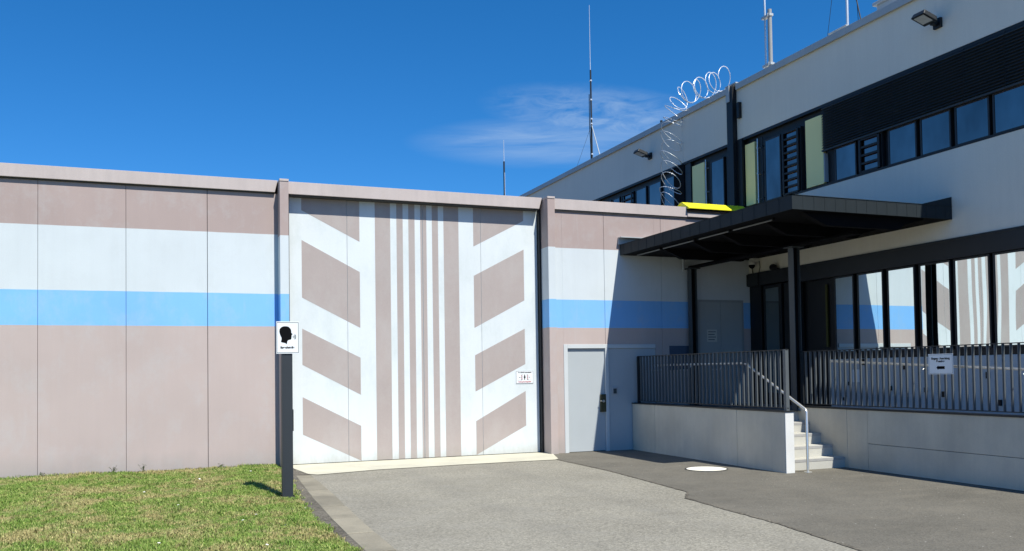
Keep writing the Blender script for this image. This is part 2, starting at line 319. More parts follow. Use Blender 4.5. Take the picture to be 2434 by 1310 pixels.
# lawn: bumpy turf and a mat of blades
def glim(y): return lerp(edgeG, y)
def gz(x, y):
    e = np.clip((np.interp(y, [p[1] for p in edgeG[::-1]], [p[0] for p in edgeG[::-1]])-x)/.35, 0, 1)
    return .008+.032*e+.012*np.sin(x*2.1+y*.7)*np.sin(y*1.7+1)*e
g = MB(); ys = np.arange(1, 15.95, .25)
for yi, yy in enumerate(ys):
    xr = glim(min(yy, 15.5)); xs = [xr-.001*0-d for d in (0, .1, .2, .35, .6, 1, 1.5, 2.1, 2.8, 3.6, 5, 8, 14, 30)]
    g.v += [(xx+(random.uniform(-.03, .02) if q == 0 else 0), yy, float(gz(xx, yy))) for q, xx in enumerate(xs)]
nc = 14
for a in range(len(ys)-1):
    for b in range(nc-1): g.f.append((a*nc+b, a*nc+b+1, (a+1)*nc+b+1, (a+1)*nc+b)[::-1]); g.m.append(0); g.sm.append(True)
struct('lawn', g, TURF)
def blades(n):
    x = rng.uniform(-4.2, 1.86, n*2); y = rng.uniform(7.2, 15.84, n*2)
    lim = np.interp(y, [p[1] for p in edgeG[::-1]], [p[0] for p in edgeG[::-1]])+.015+.035*np.sin(y*7.3)*np.sin(y*3.1+1)+.02*np.sin(y*23)+rng.normal(0, .022, n*2)
    vis = x > -.175*y-.55
    thin = (np.sin(x*3.1+y*1.3)*np.sin(y*2.3-x*1.1+.7)+.6*np.sin(x*7.7+1)*np.sin(y*6.9)) > .95
    keep = (x < lim) & vis & ~(thin & (rng.random(n*2) < .55)); x = x[keep][:n]; y = y[keep][:n]; n = len(x); z = gz(x, y)
    cl = .5+.5*np.sin(x*5.3+np.sin(y*4.1)*1.7)*np.sin(y*6.1+np.cos(x*3.7)*2)
    h = (.012+.022*rng.random(n)**1.4)*(.6+.9*cl); h *= np.where(y > 15.68, 1.5, 1)
    th = rng.uniform(0, 2*np.pi, n); lean = rng.uniform(.25, 1.35, n); w = rng.uniform(.0018, .0040, n)*np.where(rng.random(n) < .12, 2.2, 1); ph = rng.uniform(0, 2*np.pi, n)
    k = 13000; tc_ = rng.integers(0, n, 520); ti = tc_[rng.integers(0, 520, k)]; sel = rng.choice(n, k, replace=False)     # coarser tufts
    x[sel] = x[ti]+rng.normal(0, .022, k); y[sel] = np.minimum(y[ti]+rng.normal(0, .022, k), 15.78); z[sel] = gz(x[sel], y[sel]); h[sel] = rng.uniform(.028, .055, k); lean[sel] *= .8
    dx, dy = np.cos(th), np.sin(th); px, py = np.cos(ph), np.sin(ph)
    V = np.zeros((n, 5, 3))
    V[:, 0] = np.stack([x-px*w, y-py*w, z-.004], 1); V[:, 1] = np.stack([x+px*w, y+py*w, z-.004], 1)
    mx_, my_ = x+dx*h*lean*.35, y+dy*h*lean*.35
    V[:, 2] = np.stack([mx_+px*w*.8, my_+py*w*.8, z+h*.6], 1); V[:, 3] = np.stack([mx_-px*w*.8, my_-py*w*.8, z+h*.6], 1)
    V[:, 4] = np.stack([x+dx*h*lean, y+dy*h*lean, z+h*(.95-.25*(lean > 1))], 1)
    me = bpy.data.meshes.new('grass'); me.vertices.add(n*5); me.vertices.foreach_set('co', V.ravel())
    b = np.arange(n)*5
    loops = np.stack([b, b+1, b+2, b+3, b+3, b+2, b+4], 1).ravel(); st = np.stack([np.arange(n)*7, np.arange(n)*7+4], 1).ravel(); tot = np.tile([4, 3], n)
    me.loops.add(n*7); me.loops.foreach_set('vertex_index', loops); me.polygons.add(n*2); me.polygons.foreach_set('loop_start', st); me.polygons.foreach_set('loop_total', tot)
    me.materials.append(GRASS); me.update(calc_edges=True)
    o = bpy.data.objects.new('grass', me); COL.objects.link(o); o['kind'] = 'stuff'; return o
blades(230000)
# daisies in the lawn
DPET = M('daisy petal', (.85, .85, .82), .7, .02, 9, .01, 60, 0); DEYE = M('daisy eye', (.7, .5, .03), .7, .02, 9, .01, 60, 0)
def daisy():
    d = MB(); n = 12
    for q in range(n):
        a = 2*math.pi*q/n; c, s_ = math.cos(a), math.sin(a); w = .0032
        d.add([(c*.003-s_*w*.5, s_*.003+c*w*.5, .045), (c*.003+s_*w*.5, s_*.003-c*w*.5, .045), (c*.014+s_*w, s_*.014-c*w, .048), (c*.014-s_*w, s_*.014+c*w, .048)], [(0, 1, 2, 3)], 0)
    d.add([(math.cos(q)*.0042, math.sin(q)*.0042, .0475) for q in np.linspace(0, 2*math.pi, 9)[:-1]], [tuple(range(8))], 1)
    d.tube([(0, 0, 0), (.002, 0, .045)], .0008, 4, 2)
    return d
ds = [(-.05, 12.57), (-.32, 12.71), (.83, 11.72), (-.37, 10.2), (.73, 9.74), (.8, 8.14), (-1.33, 11.92), (.88, 10.03), (1.46, 10.4), (-.9, 9.6), (.2, 9.1), (-1.6, 13.6), (.4, 13.9), (1.2, 14.6), (-.1, 8.7), (1.1, 9.2), (-.7, 14.3), (.1, 11.1)]
d0 = None
for q, (x, y) in enumerate(ds):
    if d0 is None: d0 = daisy().build('daisy', [DPET, DEYE, LEAF], origin=(0, 0, 0)); o = d0
    else: o = d0.copy(); COL.objects.link(o)
    o.location = (x, y, float(gz(x, y))); o.scale = (.95,)*3; o.rotation_euler = (random.uniform(-.4, .4)+.2, random.uniform(-.3, .3), random.uniform(0, 6))
    o['label'] = 'small white daisy flower in the mown grass left of the driveway'; o['category'] = 'flower'; o['group'] = 'daisies scattered in the lawn'
# weeds against the wall foot
def weed(x, y, h, n, label, sp=.10):
    z = float(gz(x, y)); t = thing('weed', (x, y, z), label, 'weed', 'weeds along the foot of the wall'); st = MB(); lf = MB()
    for q in range(n):
        a = random.uniform(0, 6.28); l = random.uniform(.3, 1)*sp; hh = h*random.uniform(.5, 1)
        pts = [(x, y, z), (x+math.cos(a)*l*.4, y-abs(math.sin(a))*l*.3, z+hh*.6), (x+math.cos(a)*l, y-abs(math.sin(a))*l*.6, z+hh)]
        st.tube(pts, [.002, .0016, .001], 4)
        for w in range(7):
            k_ = random.uniform(.25, 1); p = Vector(pts[0]).lerp(Vector(pts[1]), k_*2) if k_ < .5 else Vector(pts[1]).lerp(Vector(pts[2]), k_*2-1)
            d = Vector((random.uniform(-1, 1), random.uniform(-1, .4), random.uniform(-.2, .8))).normalized()*random.uniform(.015, .035); s_ = d.cross(Vector((0, .4, 1))).normalized()*.008
            lf.add([p, p+d*.5+s_, p+d, p+d*.5-s_], [(0, 1, 2, 3)])
    st.build('stem', LEAF, t); lf.build('foliage', LEAF, t)
weed(-.86, 15.75, .12, 7, 'bushy green weed at the wall foot, left of the middle panel joint')
weed(-.41, 15.75, .17, 5, 'taller sparse weed against the wall, just right of the bushy one')
weed(.81, 15.76, .09, 4, 'tiny weed at the wall foot nearest the right panel joint')
weed(-1.9, 15.76, .09, 4, 'low weed at the wall foot beside the leftmost panel joint')

# ------------------------------------------------------------------ perimeter wall, left of the gate
t = thing('perimeter_wall', (-1, 15.9, 0), 'long pink, white and blue striped concrete wall behind the lawn, left of the gate', 'wall')
w = MB(); xs = [-40]+[-1.97-1.31*q for q in range(28, 0, -1)]+[-1.97, -.67, .61, 1.80]
for a, b in zip(xs[:-1], xs[1:]): w.box(a+(.0025 if a < .5 else .004), b-(.0025 if b < .5 else .004), 15.80, 15.97, -.1, 4.815)
w.box(-40, 1.80, 15.97, 16.1, -.1, 4.96, 1); w.box(-40, 1.73, 15.765, 15.97, 4.815, 4.834, 1)  # last box: dark strip painting the gap shadow under the coping
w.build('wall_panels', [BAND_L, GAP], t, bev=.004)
c = MB(); c.prism([(-40, 4.835), (1.735, 4.835), (1.785, 5.045), (-40, 5.045)], 1, 15.735, 16.15)
c.build('coping', COPE, t, bev=.004)
def pillar(x0, x1, y1, label):
    t = thing('gate_pillar', ((x0+x1)/2, 15.7, 0), label, 'pillar', 'pillars either side of the gate')
    MB().box(x0, x1, 15.5, y1, -.1, 4.99).build('shaft', BAND_R, t, bev=.006)
    MB().box(x0-.004, x1+.004, 15.49, y1, 4.99, 5.03).build('cap', COPE, t, bev=.004)
pillar(1.79, 1.94, 16.2, 'slim striped concrete pillar between the lawn wall and the gate')
pillar(6.875, 7.03, 16.2, 'slim striped concrete pillar between the gate and the grey side door')

# ------------------------------------------------------------------ gate
t = thing('prison_gate', (4.4, 15.9, 0), 'tall double-leaf gate painted white with pink bars and slanted pink fields', 'gate')
YG = 15.95
def leaf(x0, x1, pinks, seams, xw):
    m = MB(); cuts = [x0]+seams+[x1]
    for a, b in zip(cuts[:-1], cuts[1:]): m.box(a+(.003 if a != x0 else .002), b-(.003 if b != x1 else .002), YG, YG+.1, .02, 4.9)
    m.box(x0, x1, YG+.1, YG+.12, .02, 4.9, 2)
    for p in pinks:
        # the painted field, cut at the panel seams so that the joint stays open
        for a, b in zip(cuts[:-1], cuts[1:]):
            lo, hi = max(a+.004, p[0][0]), min(b-.004, p[1][0])
            if hi-lo < .01: continue
            def Z(i0, i1, x): q = (x-p[i0][0])/(p[i1][0]-p[i0][0]); return p[i0][1]+(p[i1][1]-p[i0][1])*q
            pts = [(lo, Z(0, 1, lo)), (hi, Z(0, 1, hi)), (hi, Z(3, 2, hi)), (lo, Z(3, 2, lo))]
            m.prism(pts, 1, YG-.0015, YG+.01, 1)
    o = m.build('gate_leaf', [GWHITE, GPINK, GAP], t); return o
def q4(a, b, z0, z1, z2, z3): return [(a, z0), (b, z1), (b, z2), (a, z3)]
def bar(a, b): return q4(a, b, 4.85, 4.85, .021, .021)
Lp = [q4(2.22, 3.27, 4.85, 4.85, 4.05, 4.58), q4(2.22, 3.27, 4.04, 3.49, 2.46, 3.0), q4(2.22, 3.27, 2.44, 1.91, 1.23, 1.79), q4(2.22, 3.27, 1.21, .66, .022, .54), bar(3.56, 3.85), bar(3.97, 4.09), bar(4.20, 4.32), bar(4.43, 4.467)]
Rp = [q4(5.49, 6.54, 4.85, 4.85, 4.60, 4.05), q4(5.49, 6.54, 3.48, 4.03, 3.02, 2.47), q4(5.495, 6.54, 1.94, 2.46, 1.76, 1.24), q4(5.50, 6.54, .67, 1.23, .55, .022), bar(4.478, 4.55), bar(4.66, 4.78), bar(4.89, 5.19)]
leaf(1.99, 4.47, Lp, [3.04], 0); leaf(4.475, 6.83, Rp, [5.64], 0)
c = MB(); c.prism([(1.945, 4.82), (6.80, 4.82), (6.862, 5.04), (1.945, 5.04)], 1, 15.735, 16.2); c.build('lintel', COPE, t, bev=.004)
m = MB(); m.box(6.835, 6.872, 15.84, 16.15, 0, 4.82); m.build('guide_rail', REVEAL, t); m = MB(); m.box(1.943, 1.985, 15.80, 16.15, 0, 4.82); m.build('guide_rail', REVEAL, t)
MB().box(1.95, 6.87, 16.12, 16.16, -.05, 4.95).build('backing', GAP, t); MB().box(1.95, 6.80, 15.765, 16.1, 4.80, 4.819).build('shadow_strip', GAP, t)  # strip below the lintel is coloured dark to stand for shadow

# ------------------------------------------------------------------ perimeter wall, right of the gate, with the service door
YR = 15.6
t = thing('perimeter_wall', (9.3, 15.7, 0), 'striped concrete wall with a grey door, from the gate to the office building', 'wall')
w = MB()
def wp(x0, x1, z0, z1): w.box(x0, x1, YR, YR+.3, z0, z1)
w.box(7.03, 7.215, YR, YR+.3, -.1, 4.8); w.box(7.215, 8.14, YR, YR+.3, 2.135, 4.8)
w.box(8.146, 9.30, YR, YR+.3, 2.135, 4.8); w.box(9.30, 9.46, YR, YR+.3, -.1, 4.8); w.box(9.466, 11.66, YR, YR+.3, -.1, 4.8)
w.box(7.03, 11.66, YR+.3, YR+.34, -.1, 4.9, 1); w.box(7.06, 11.5, YR-.03, YR-.001, 4.765, 4.794, 1)  # thin front box paints the shadow line below the coping
w.box(7.03, 10.09, YR+.02, YR+.33, 4.8, 4.88); w.box(10.09, 11.66, YR+.12, YR+.33, 4.8, 5.0)
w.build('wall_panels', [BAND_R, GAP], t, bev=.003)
c = MB(); c.box(7.035, 10.09, 15.555, 15.95, 4.795, 5.005); c.box(10.09, 11.5, 15.53, 15.60, 4.80, 4.885)
c.build('coping', COPE, t, bev=.003)
fr = MB(); fr.box(7.215, 7.30, YR-.012, YR+.12, 0, 2.135); fr.box(7.30, 9.29, YR-.012, YR+.12, 2.055, 2.135); fr.box(8.13, 8.20, YR-.012, YR+.12, 0, 2.055)
fo = fr.build('door_frame', FRAMEW, t, bev=.004)
d = MB().box(7.305, 8.125, YR+.035, YR+.09, .012, 2.05).build('door', DOORM, t, bev=.004)
lk = MB(); lk.box(8.012, 8.128, YR-.012, YR+.04, .785, 1.135); lo = lk.build('lock_plate', BRASS, d, bev=.004)
h = MB(); h.tube([(8.07, YR-.01, 1.0), (8.07, YR-.06, 1.0)], .011, 8); h.tube([(8.075, YR-.06, 1.0), (7.98, YR-.062, 1.005)], .010, 8); h.tube([(8.07, YR-.012, 1.0), (8.07, YR-.025, 1.0)], .026, 12)
h.build('door_handle', STEEL, d)
p = MB(); p.box(8.205, 9.29, YR+.01, YR+.1, 0, 2.052); p.build('side_panel', DOORM, t)
b_ = MB(); b_.box(8.265, 8.40, YR-.012, YR+.01, 1.12, 1.275); b_.box(8.295, 8.37, YR-.016, YR-.012, 1.145, 1.245, 1); b_.build('doorbell', [LGREY, GREYP], t, bev=.002)
MB().box(9.62, 10.08, YR-.015, YR, 1.6, 2.10).build('meter_cabinet', M('navy cabinet', (.06, .09, .14), .5, .05, 3, .02, 60, 0), t, bev=.003)
d = MB(); d.box(10.31, 11.47, YR-.012, YR, .865, 3.07); d.box(10.36, 10.875, YR-.02, YR-.012, .88, 3.02, 1); d.box(10.885, 11.42, YR-.02, YR-.012, .88, 3.02, 1)
d.build('cabinet_door', [M('grey cabinet frame', (.33, .34, .34), .6, .05, 3, .02, 60, 0), M('grey cabinet doors', (.40, .42, .42), .6, .05, 3, .02, 60, 0)], t)
s = thing('notice', (10.65, YR-.025, 2.2), 'small pale notice sheet on the grey cabinet under the canopy', 'notice')
n = MB(); n.box(10.53, 10.78, YR-.024, YR-.0215, 2.18, 2.44); n.build('sheet', M('notice paper', (.6, .6, .55), .8, .03, 5, .02, 60, 0), s)
n = MB()
for q in range(4): n.box(10.56, 10.75-.03*(q % 2), YR-.0255, YR-.0245, 2.40-q*.055, 2.385-q*.055)
n.build('printed_lines', GREYP, s)
# bright yellow sheet on top of the wall
s = thing('yellow_cover', (10.8, 15.75, 5.0), 'bright yellow folded metal cover lying on top of the wall beside the canopy', 'cover')
m = MB(); m.prism([(15.46, 4.965), (15.46, 4.985), (15.72, 5.135), (15.80, 5.135), (16.05, 4.985), (16.05, 4.965), (15.80, 5.115), (15.72, 5.115)], 0, 10.07, 11.62)
for q in range(8): m.tube([(10.2+q*.18, 15.70, 5.12), (10.2+q*.18, 15.70, 5.135)], .008, 6)
m.build('sheet', YELL, s); m = MB(); m.prism([(15.48, 4.965), (15.72, 5.115), (15.80, 5.115), (16.03, 4.965)], 0, 10.09, 10.11); m.box(10.1, 11.6, 15.6, 15.9, 4.98, 5.0, 1); m.build('end_plate', [YELL, GAP], s)

# ------------------------------------------------------------------ office building
XB = 11.65
B = thing('office_building', (14, 16, 0), 'white rendered two-storey office building with dark window bands on the right', 'building')
w = MB()
for a, b in ((2, 15.95), (15.95, 18.07), (18.075, 34)):
    w.box(XB, XB+.3, a, b, 6.64, 7.74); w.box(XB, XB+.3, a, b, 3.64, 5.06)
w.box(XB, XB+.3, 24.5, 34, 5.06, 6.64); w.box(XB, XB+.3, 15.9, 34, 0, 3.64)
w.box(XB+.3, 24, 2, 34, 0, 7.72)
w.build('wall', STUCCO, B)
c = MB(); c.box(XB-.045, XB+.4, 2, 15.86, 7.74, 7.87); c.box(XB-.045, XB+.4, 16.12, 34, 7.74, 7.87); c.box(XB-.06, XB-.045, 2, 15.86, 7.73, 7.865); c.box(XB-.06, XB-.045, 16.12, 34, 7.73, 7.865)
c.box(XB-.02, XB+.5, 15.9, 16.3, 7.90, 7.93)
for q in range(16): c.box(XB-.064, XB-.06, 2.5+q*2, 2.52+q*2, 7.73, 7.87) if not 15.5 < 2.5+q*2 < 16.3 else None
c.build('roof_edge', LGREY, B, bev=.004)
c = MB(); c.box(XB+.10, XB+.3, 2, 24.5, 5.06, 6.64); c.box(XB-.004, XB+.10, 2, 24.5, 5.06, 5.10); c.box(XB+.0, XB+.10, 2, 24.5, 6.58, 6.636); c.build('window_band', REVEAL, B)
def window(y0, y1, z0, z1, glass, louver=False, gx=XB+.035, fw=.03):
    m = MB(); x0 = gx-.008; x1 = gx+.06
    m.box(x0, x1, y0-fw, y0, z0-fw, z1+fw); m.box(x0, x1, y1, y1+fw, z0-fw, z1+fw); m.box(x0, x1, y0, y1, z0-fw, z0); m.box(x0, x1, y0, y1, z1, z1+fw)
    o = m.build('window', DARK, B)
    p = MB(); p.box(gx, gx+.01, y0, y1, z0, z1); p.build('pane', glass, o)
    if louver:
        l = MB(); z = z0+.03; n = int((z1-z0)/.13); l.box(gx-.05, gx-.02, y0-.0, y0+.05, z0, z1); l.box(gx-.05, gx-.02, y1-.05, y1, z0, z1)
        for q in range(n+1): l.box(gx-.045, gx-.01, y0+.05, y1-.05, z0+q*(z1-z0)/n-.018, z0+q*(z1-z0)/n+.018)
        l.build('security_bars', REVEAL, o)
for y0, y1, lv in [(12.44, 12.93, 0), (11.81, 12.31, 1), (11.06, 11.62, 0), (10.37, 10.92, 0), (9.66, 10.23, 0), (8.97, 9.54, 0), (8.27, 8.84, 0), (7.57, 8.14, 0), (6.87, 7.44, 0)]:
    window(y0, y1, 5.12, 5.71, GLASSU, lv)
for y0, y1, lv in [(14.54, 15.0, 0), (13.92, 14.42, 1), (16.12, 16.33, 0), (16.5, 16.96, 0), (18.56, 19.04, 0), (19.21, 19.77, 0), (19.95, 20.45, 0), (20.62, 21.2, 1), (21.4, 21.75, 0), (21.9, 22.4, 0)]:
    window(y0, y1, 5.13, 6.38 if y0 < 18 else 6.42, GLASSU, lv)
for y0, y1 in [(13.27, 13.76), (15.36, 15.69), (17.25, 17.76)]:
    MB().box(XB+.035, XB+.10, y0, y1, 5.13, 6.47).build('yellow_panel', YEL, B, bev=.004)
for y0 in (15.24, 17.17, 15.08):
    m = MB(); m.tube([(XB+.02, y0, 5.12), (XB+.02, y0, 6.5)], .014, 8)
    for z in (5.2, 5.75, 6.3): m.box(XB+.0, XB+.1, y0-.02, y0+.02, z-.01, z+.01)
    m.build('guide_rod', GALV if y0 != 15.08 else DARK, B)
MB().box(XB+.01, XB+.1, 13.215, 13.235, 5.15, 5.7).build('trim_strip', LGREY, B)
MB().box(XB+.02, XB+.1, 17.80, 18.05, 5.10, 6.6).build('corner_panel', DARK, B); MB().box(XB-.0, XB+.1, 18.06, 18.53, 5.10, 6.6).build('corner_panel', SOFF, B)
m = MB(); m.box(XB-.12, XB-.002, 15.90, 16.12, 4.2, 7.83); m.box(XB-.03, XB+.05, 15.72, 15.90, 4.2, 6.62); m.build('downpipe_casing', REVEAL, B, bev=.006)
MB().box(XB-.14, XB-.121, 15.99, 16.11, 7.5, 7.86).build('flashing', LGREY, B)
MB().box(XB-.08, XB, 15.73, 15.81, 7.08, 7.43).build('junction_box', REVEAL, B, bev=.005)
# external venetian blinds
BL = M('dark blind slat', (.030, .036, .040), .5, .15, 2, .08, 60, 0)
ycuts = [13.24, 12.93, 12.21, 11.47, 10.76, 10.03, 9.30, 8.56, 7.82, 7.08, 6.3]
for a, b in zip(ycuts[1:], ycuts[:-1]):
    m = MB()
    for q in range(17):
        z = 6.575-q*.05; m.prism([(XB-.035, z-.042), (XB-.030, z-.046), (XB+.015, z+.004), (XB+.010, z+.008)], 1, a+.006, b-.006)
    m.box(XB-.035, XB+.02, a+.004, b-.004, 5.725, 5.755); m.box(XB-.01, XB+.0, a+.004, a+.012, 5.74, 6.6); m.box(XB+.016, XB+.02, a+.004, b-.004, 5.74, 6.6)
    m.build('blind', BL, B)
# ground floor: dark lintel band, mirrored windows, entrance, pale cladding
m = MB(); m.box(XB-.02, XB+.1, 2, 14.0, 3.31, 3.638); m.box(XB-.03, XB+.1, 2, 14.0, 3.60, 3.636); m.box(XB-.06, XB+.1, 14.0, 15.58, 3.36, 3.638); m.box(XB-.09, XB-.06, 15.2, 15.58, 3.37, 3.62)
m.build('lintel_band', DARK, B, bev=.004)
m = MB(); m.box(XB+.14, XB+.3, 2, 15.6, .5, 3.64); m.box(XB-.01, XB+.14, 2, 13.2, 1.76, 1.86); m.build('window_surround', REVEAL, B)
for y0, y1 in [(12.57, 13.01), (11.86, 12.42), (11.16, 11.71), (10.44, 11.01), (9.72, 10.32), (8.98, 9.60), (8.24, 8.86), (7.5, 8.12), (6.76, 7.38), (6.0, 6.6)]:
    window(y0, y1, 1.90, 3.27, GLASSL, gx=XB+.012)
m = MB(); m.box(XB-.01, XB+.1, 14.55, 15.12, .87, 3.34); m.box(XB-.01, XB+.1, 15.20, 15.58, .87, 3.36); m.box(XB+.0, XB+.1, 14.0, 14.48, .87, 3.34)
do = m.build('entrance_door', REVEAL, B, bev=.004)
MB().box(XB-.013, XB-.01, 14.63, 15.04, 1.1, 3.27).build('pane', GLASSD, do)
h = MB(); h.tube([(XB-.06, 14.10, 1.55), (XB-.06, 14.10, 2.2)], .014, 8); h.tube([(XB-.06, 14.10, 1.6), (XB, 14.10, 1.6)], .01, 6); h.tube([(XB-.06, 14.10, 2.15), (XB, 14.10, 2.15)], .01, 6); h.build('door_handle', STEEL, do)
MB().box(XB+.09, XB+.12, 13.33, 13.38, 2.0, 3.2).build('yellow_strip', M('dim olive strip', (.06, .06, .01), .7, .05, 5, .02, 60, 0), B)
m = MB()
for q in range(12): m.box(XB-.012, XB+.14, 13.17-(q+1)*.98+.006, 13.17-q*.98, .35, 1.757)
m.build('cladding', CLAD, B, bev=.003)
for y0, z0, hh in [(12.31, 1.64, .11), (12.66, 1.27, .07), (11.69, 1.19, .08), (11.36, 1.55, .11), (10.93, 1.17, .08), (10.58, 1.10, .09), (10.66, 1.47, .11), (9.55, .99, .09), (9.75, 1.4, .1), (12.8, .99, .06)]:
    MB().box(XB-.05, XB-.012, y0-.022, y0+.022, z0, z0+hh).build('wall_fitting', REVEAL, B)
MB().box(XB-.014, XB-.012, 12.42, 12.6, 1.33, 1.56).build('notice_plate', SIGNW, B)

# ------------------------------------------------------------------ landing, ramp, stairs, retaining walls
struct('landing', MB().box(8.89, 11.64, 12.22, 15.59, .65, .86), M('landing paving', (.17, .17, .165), .85, .12, 3, .08, 90, .3))
m = MB(); m.prism([(12.219, .60), (12.219, .858), (2.0, .40), (2.0, .2)], 0, 10.27, 11.64); struct('ramp', m, CONC)
t = thing('concrete_stairs', (9.5, 11.6, 0), 'pale concrete steps between the two grey retaining walls', 'stairs')
yr = [11.12, 11.39, 11.665, 11.94, 12.22]; zt = [.172, .345, .52, .69, .86]
for q in range(4):
    m = MB(); m.box(8.892, 10.068, yr[q], 12.215, zt[q-1] if q else -.05, zt[q]-.004); m.box(8.892, 10.068, yr[q]-.004, yr[q]+.3 if q < 3 else 12.215, zt[q]-.046, zt[q]-.003, 1); m.box(8.892, 10.068, yr[q]-.001, yr[q]+.30 if q < 3 else 12.214, zt[q]-.006, zt[q])
    m.build('step', [CONCL, NOSE], t, bev=.002)
m = MB(); m.box(8.892, 10.068, 12.205, 12.218, .69, .857); m.build('step', CONCL, t)
t = thing('retaining_wall', (8.8, 13.2, 0), 'low grey concrete wall left of the steps with a pale sunlit end', 'wall')
m = MB(); yc = [10.885, 12.10, 14.72, 15.59]
for a, b in zip(yc[:-1], yc[1:]): m.box(8.72, 8.88, a+.003, b-.003, -.1, .93)
m.box(8.735, 8.87, 10.9, 15.58, -.1, .93, 1); m.build('wall_body', [CONC, GAP], t, bev=.006)
MB().box(8.722, 8.878, 10.872, 10.884, -.1, .93).build('end_face', M('sun-bright end concrete', (.70, .70, .69), .8, .05, 3, .04, 90, .2), t)  # same concrete, coloured whiter here to carry the sun on the end
MB().box(8.705, 8.895, 10.86, 15.59, .93, .952).build('capping', DARK, t, bev=.003)
t = thing('retaining_wall', (10.1, 8, 0), 'long low grey concrete wall right of the steps carrying the ramp railing', 'wall')
m = MB(); m.box(10.07, 10.25, 11.06, 12.22, -.1, .93); m.box(10.072, 10.25, 10.62, 11.057, -.1, .93)
for a, b in ((2, 4.9), (4.906, 7.75), (7.756, 10.614)): m.box(10.07, 10.25, a, b, .416, .93); m.box(10.07, 10.25, a, b, -.1, .410)
m.box(10.09, 10.24, 2, 12.2, -.1, .93, 1); m.build('wall_body', [CONC, GAP], t, bev=.005)
MB().box(10.055, 10.265, 2, 12.22, .93, .952).build('capping', DARK, t, bev=.003)

# ------------------------------------------------------------------ railings
RAIL = M('grey railing paint', (.105, .118, .128), .45, .1, 4, .04, 90, 0, spec=.5)
def railing(x, y0, y1, label, posts):
    t = thing('railing', (x, (y0+y1)/2, .95), label, 'railing', 'dark flat-bar railings on the retaining walls')
    MB().box(x-.025, x+.025, y0, y1, 1.878, 1.89).build('top_rail', DARK, t)
    MB().box(x-.02, x+.02, y0, y1, .985, .997).build('bottom_rail', DARK, t)
    b0 = None; n = int((y1-y0)/.115)
    for q in range(n+1):
        y = y1-.01-q*.115
        if b0 is None: b0 = MB().box(x-.022, x+.022, y-.005, y+.005, .997, 1.878).build('baluster', RAIL, t); yy0 = y
        else:
            o = b0.copy(); COL.objects.link(o); o.parent = t; o.location = b0.location+Vector((0, y-yy0, 0))
    for y in posts: MB().box(x-.03, x+.03, y-.012, y+.012, .952, 1.878).build('post', DARK, t)
    return t
railing(8.80, 10.90, 15.46, 'dark vertical-bar railing left of the steps, under the canopy', (15.45,))
MB().box(8.77, 8.83, 10.90, 10.96, .952, 1.893).build('end_post', RAIL, bpy.data.objects['railing'])
railing(10.13, 2.6, 12.18, 'dark vertical-bar railing along the ramp, right of the steps', (12.16,))
t = thing('stair_handrail', (9.1, 10.85, 0), 'stainless steel handrail running down the steps to the ground', 'handrail')
m = MB(); m.tube([(9.1, 15.3, 1.70), (9.1, 12.40, 1.695), (9.1, 12.28, 1.67), (9.1, 12.2, 1.62), (9.1, 10.87, .965), (9.1, 10.845, .93), (9.1, 10.845, 0.0)], .0212, 12); m.build('tube', STEEL, t)
m = MB(); m.tube([(9.1, 10.845, .003), (9.1, 10.845, .012)], .06, 16); m.build('foot_plate', STEEL, t)
m = MB()
for y in (15.0, 14.0, 13.0): m.tube([(9.1, y, 1.68), (9.05, y, 1.6), (8.84, y, 1.6)], .008, 6)
m.build('bracket', STEEL, t)
t = thing('ramp_handrail', (10.22, 8, .9), 'thin stainless steel handrail behind the ramp railing', 'handrail')
m = MB(); m.tube([(10.22, 11.55, 1.705), (10.22, 2.6, 1.29)], .018, 10); m.build('tube', STEEL, t)
m = MB()
for y in (11.2, 9.6, 8.0, 6.4, 4.8): m.tube([(10.22, y, 1.705-(11.55-y)*.0464-.015), (10.16, y, 1.705-(11.55-y)*.0464-.06)], .007, 6)
m.build('bracket', STEEL, t)

# ------------------------------------------------------------------ canopy
t = thing('entrance_canopy', (9.1, 13, .95), 'dark metal flat canopy on two slim columns over the entrance', 'canopy')
m = MB(); m.box(8.515, 11.64, 10.345, 15.58, 3.96, 4.135); m.build('roof', DARK, t)
m = MB(); x0, y0 = 8.50, 10.33
m.box(x0, x0+.014, y0, 15.585, 3.935, 4.145); m.box(x0+.014, 11.64, y0, y0+.014, 3.935, 4.145)
m.prism([(10.98, 4.145), (11.64, 4.145), (11.64, 4.30)], 1, y0, y0+.014)
y = y0+.3
while y < 15.5: m.box(x0-.004, x0, y-.005, y+.005, 3.935, 4.145); y += .3
x = x0+.2
while x < 11.6: m.box(x-.004, x+.004, y0-.004, y0, 3.935, 4.145); x += .2
m.box(x0-.008, x0+.05, y0-.008, 15.585, 4.145, 4.152); m.box(x0-.008, 11.64, y0-.008, y0+.05, 4.145, 4.1515)
m.build('fascia', DARKF, t)
MB().box(8.53, 11.63, 10.36, 15.57, 3.938, 3.955).build('soffit', SOFF, t)
for yb in (10.52, 11.42, 12.6, 13.5, 14.5):
    m = MB(); m.prism([(8.80, 3.936), (9.25, 3.75), (10.66, 3.75), (10.80, 3.84), (11.2, 3.936)], 1, yb-.05, yb+.05); m.build('cross_beam', SOFF, t)
m = MB(); m.box(10.01, 10.19, 10.75, 15.55, 3.70, 3.715); m.box(10.085, 10.115, 10.75, 15.55, 3.715, 3.76); m.build('main_beam', SOFF, t)
for a, b in ((14.41, 15.27), (13.25, 14.28), (12.21, 13.08), (11.07, 12.07)):
    m = MB(); m.tube([(8.72, a, 3.905), (8.72, b, 3.905)], .013, 8); m.box(8.70, 8.74, a-.05, a-.03, 3.90, 3.937, 1); m.build('strip_light', [M('strip light housing', (.14, .14, .14), .4, .05, 9, .02, 60, 0) if 'strip light housing' not in MATS else MATS['strip light housing'], SOFF], t)
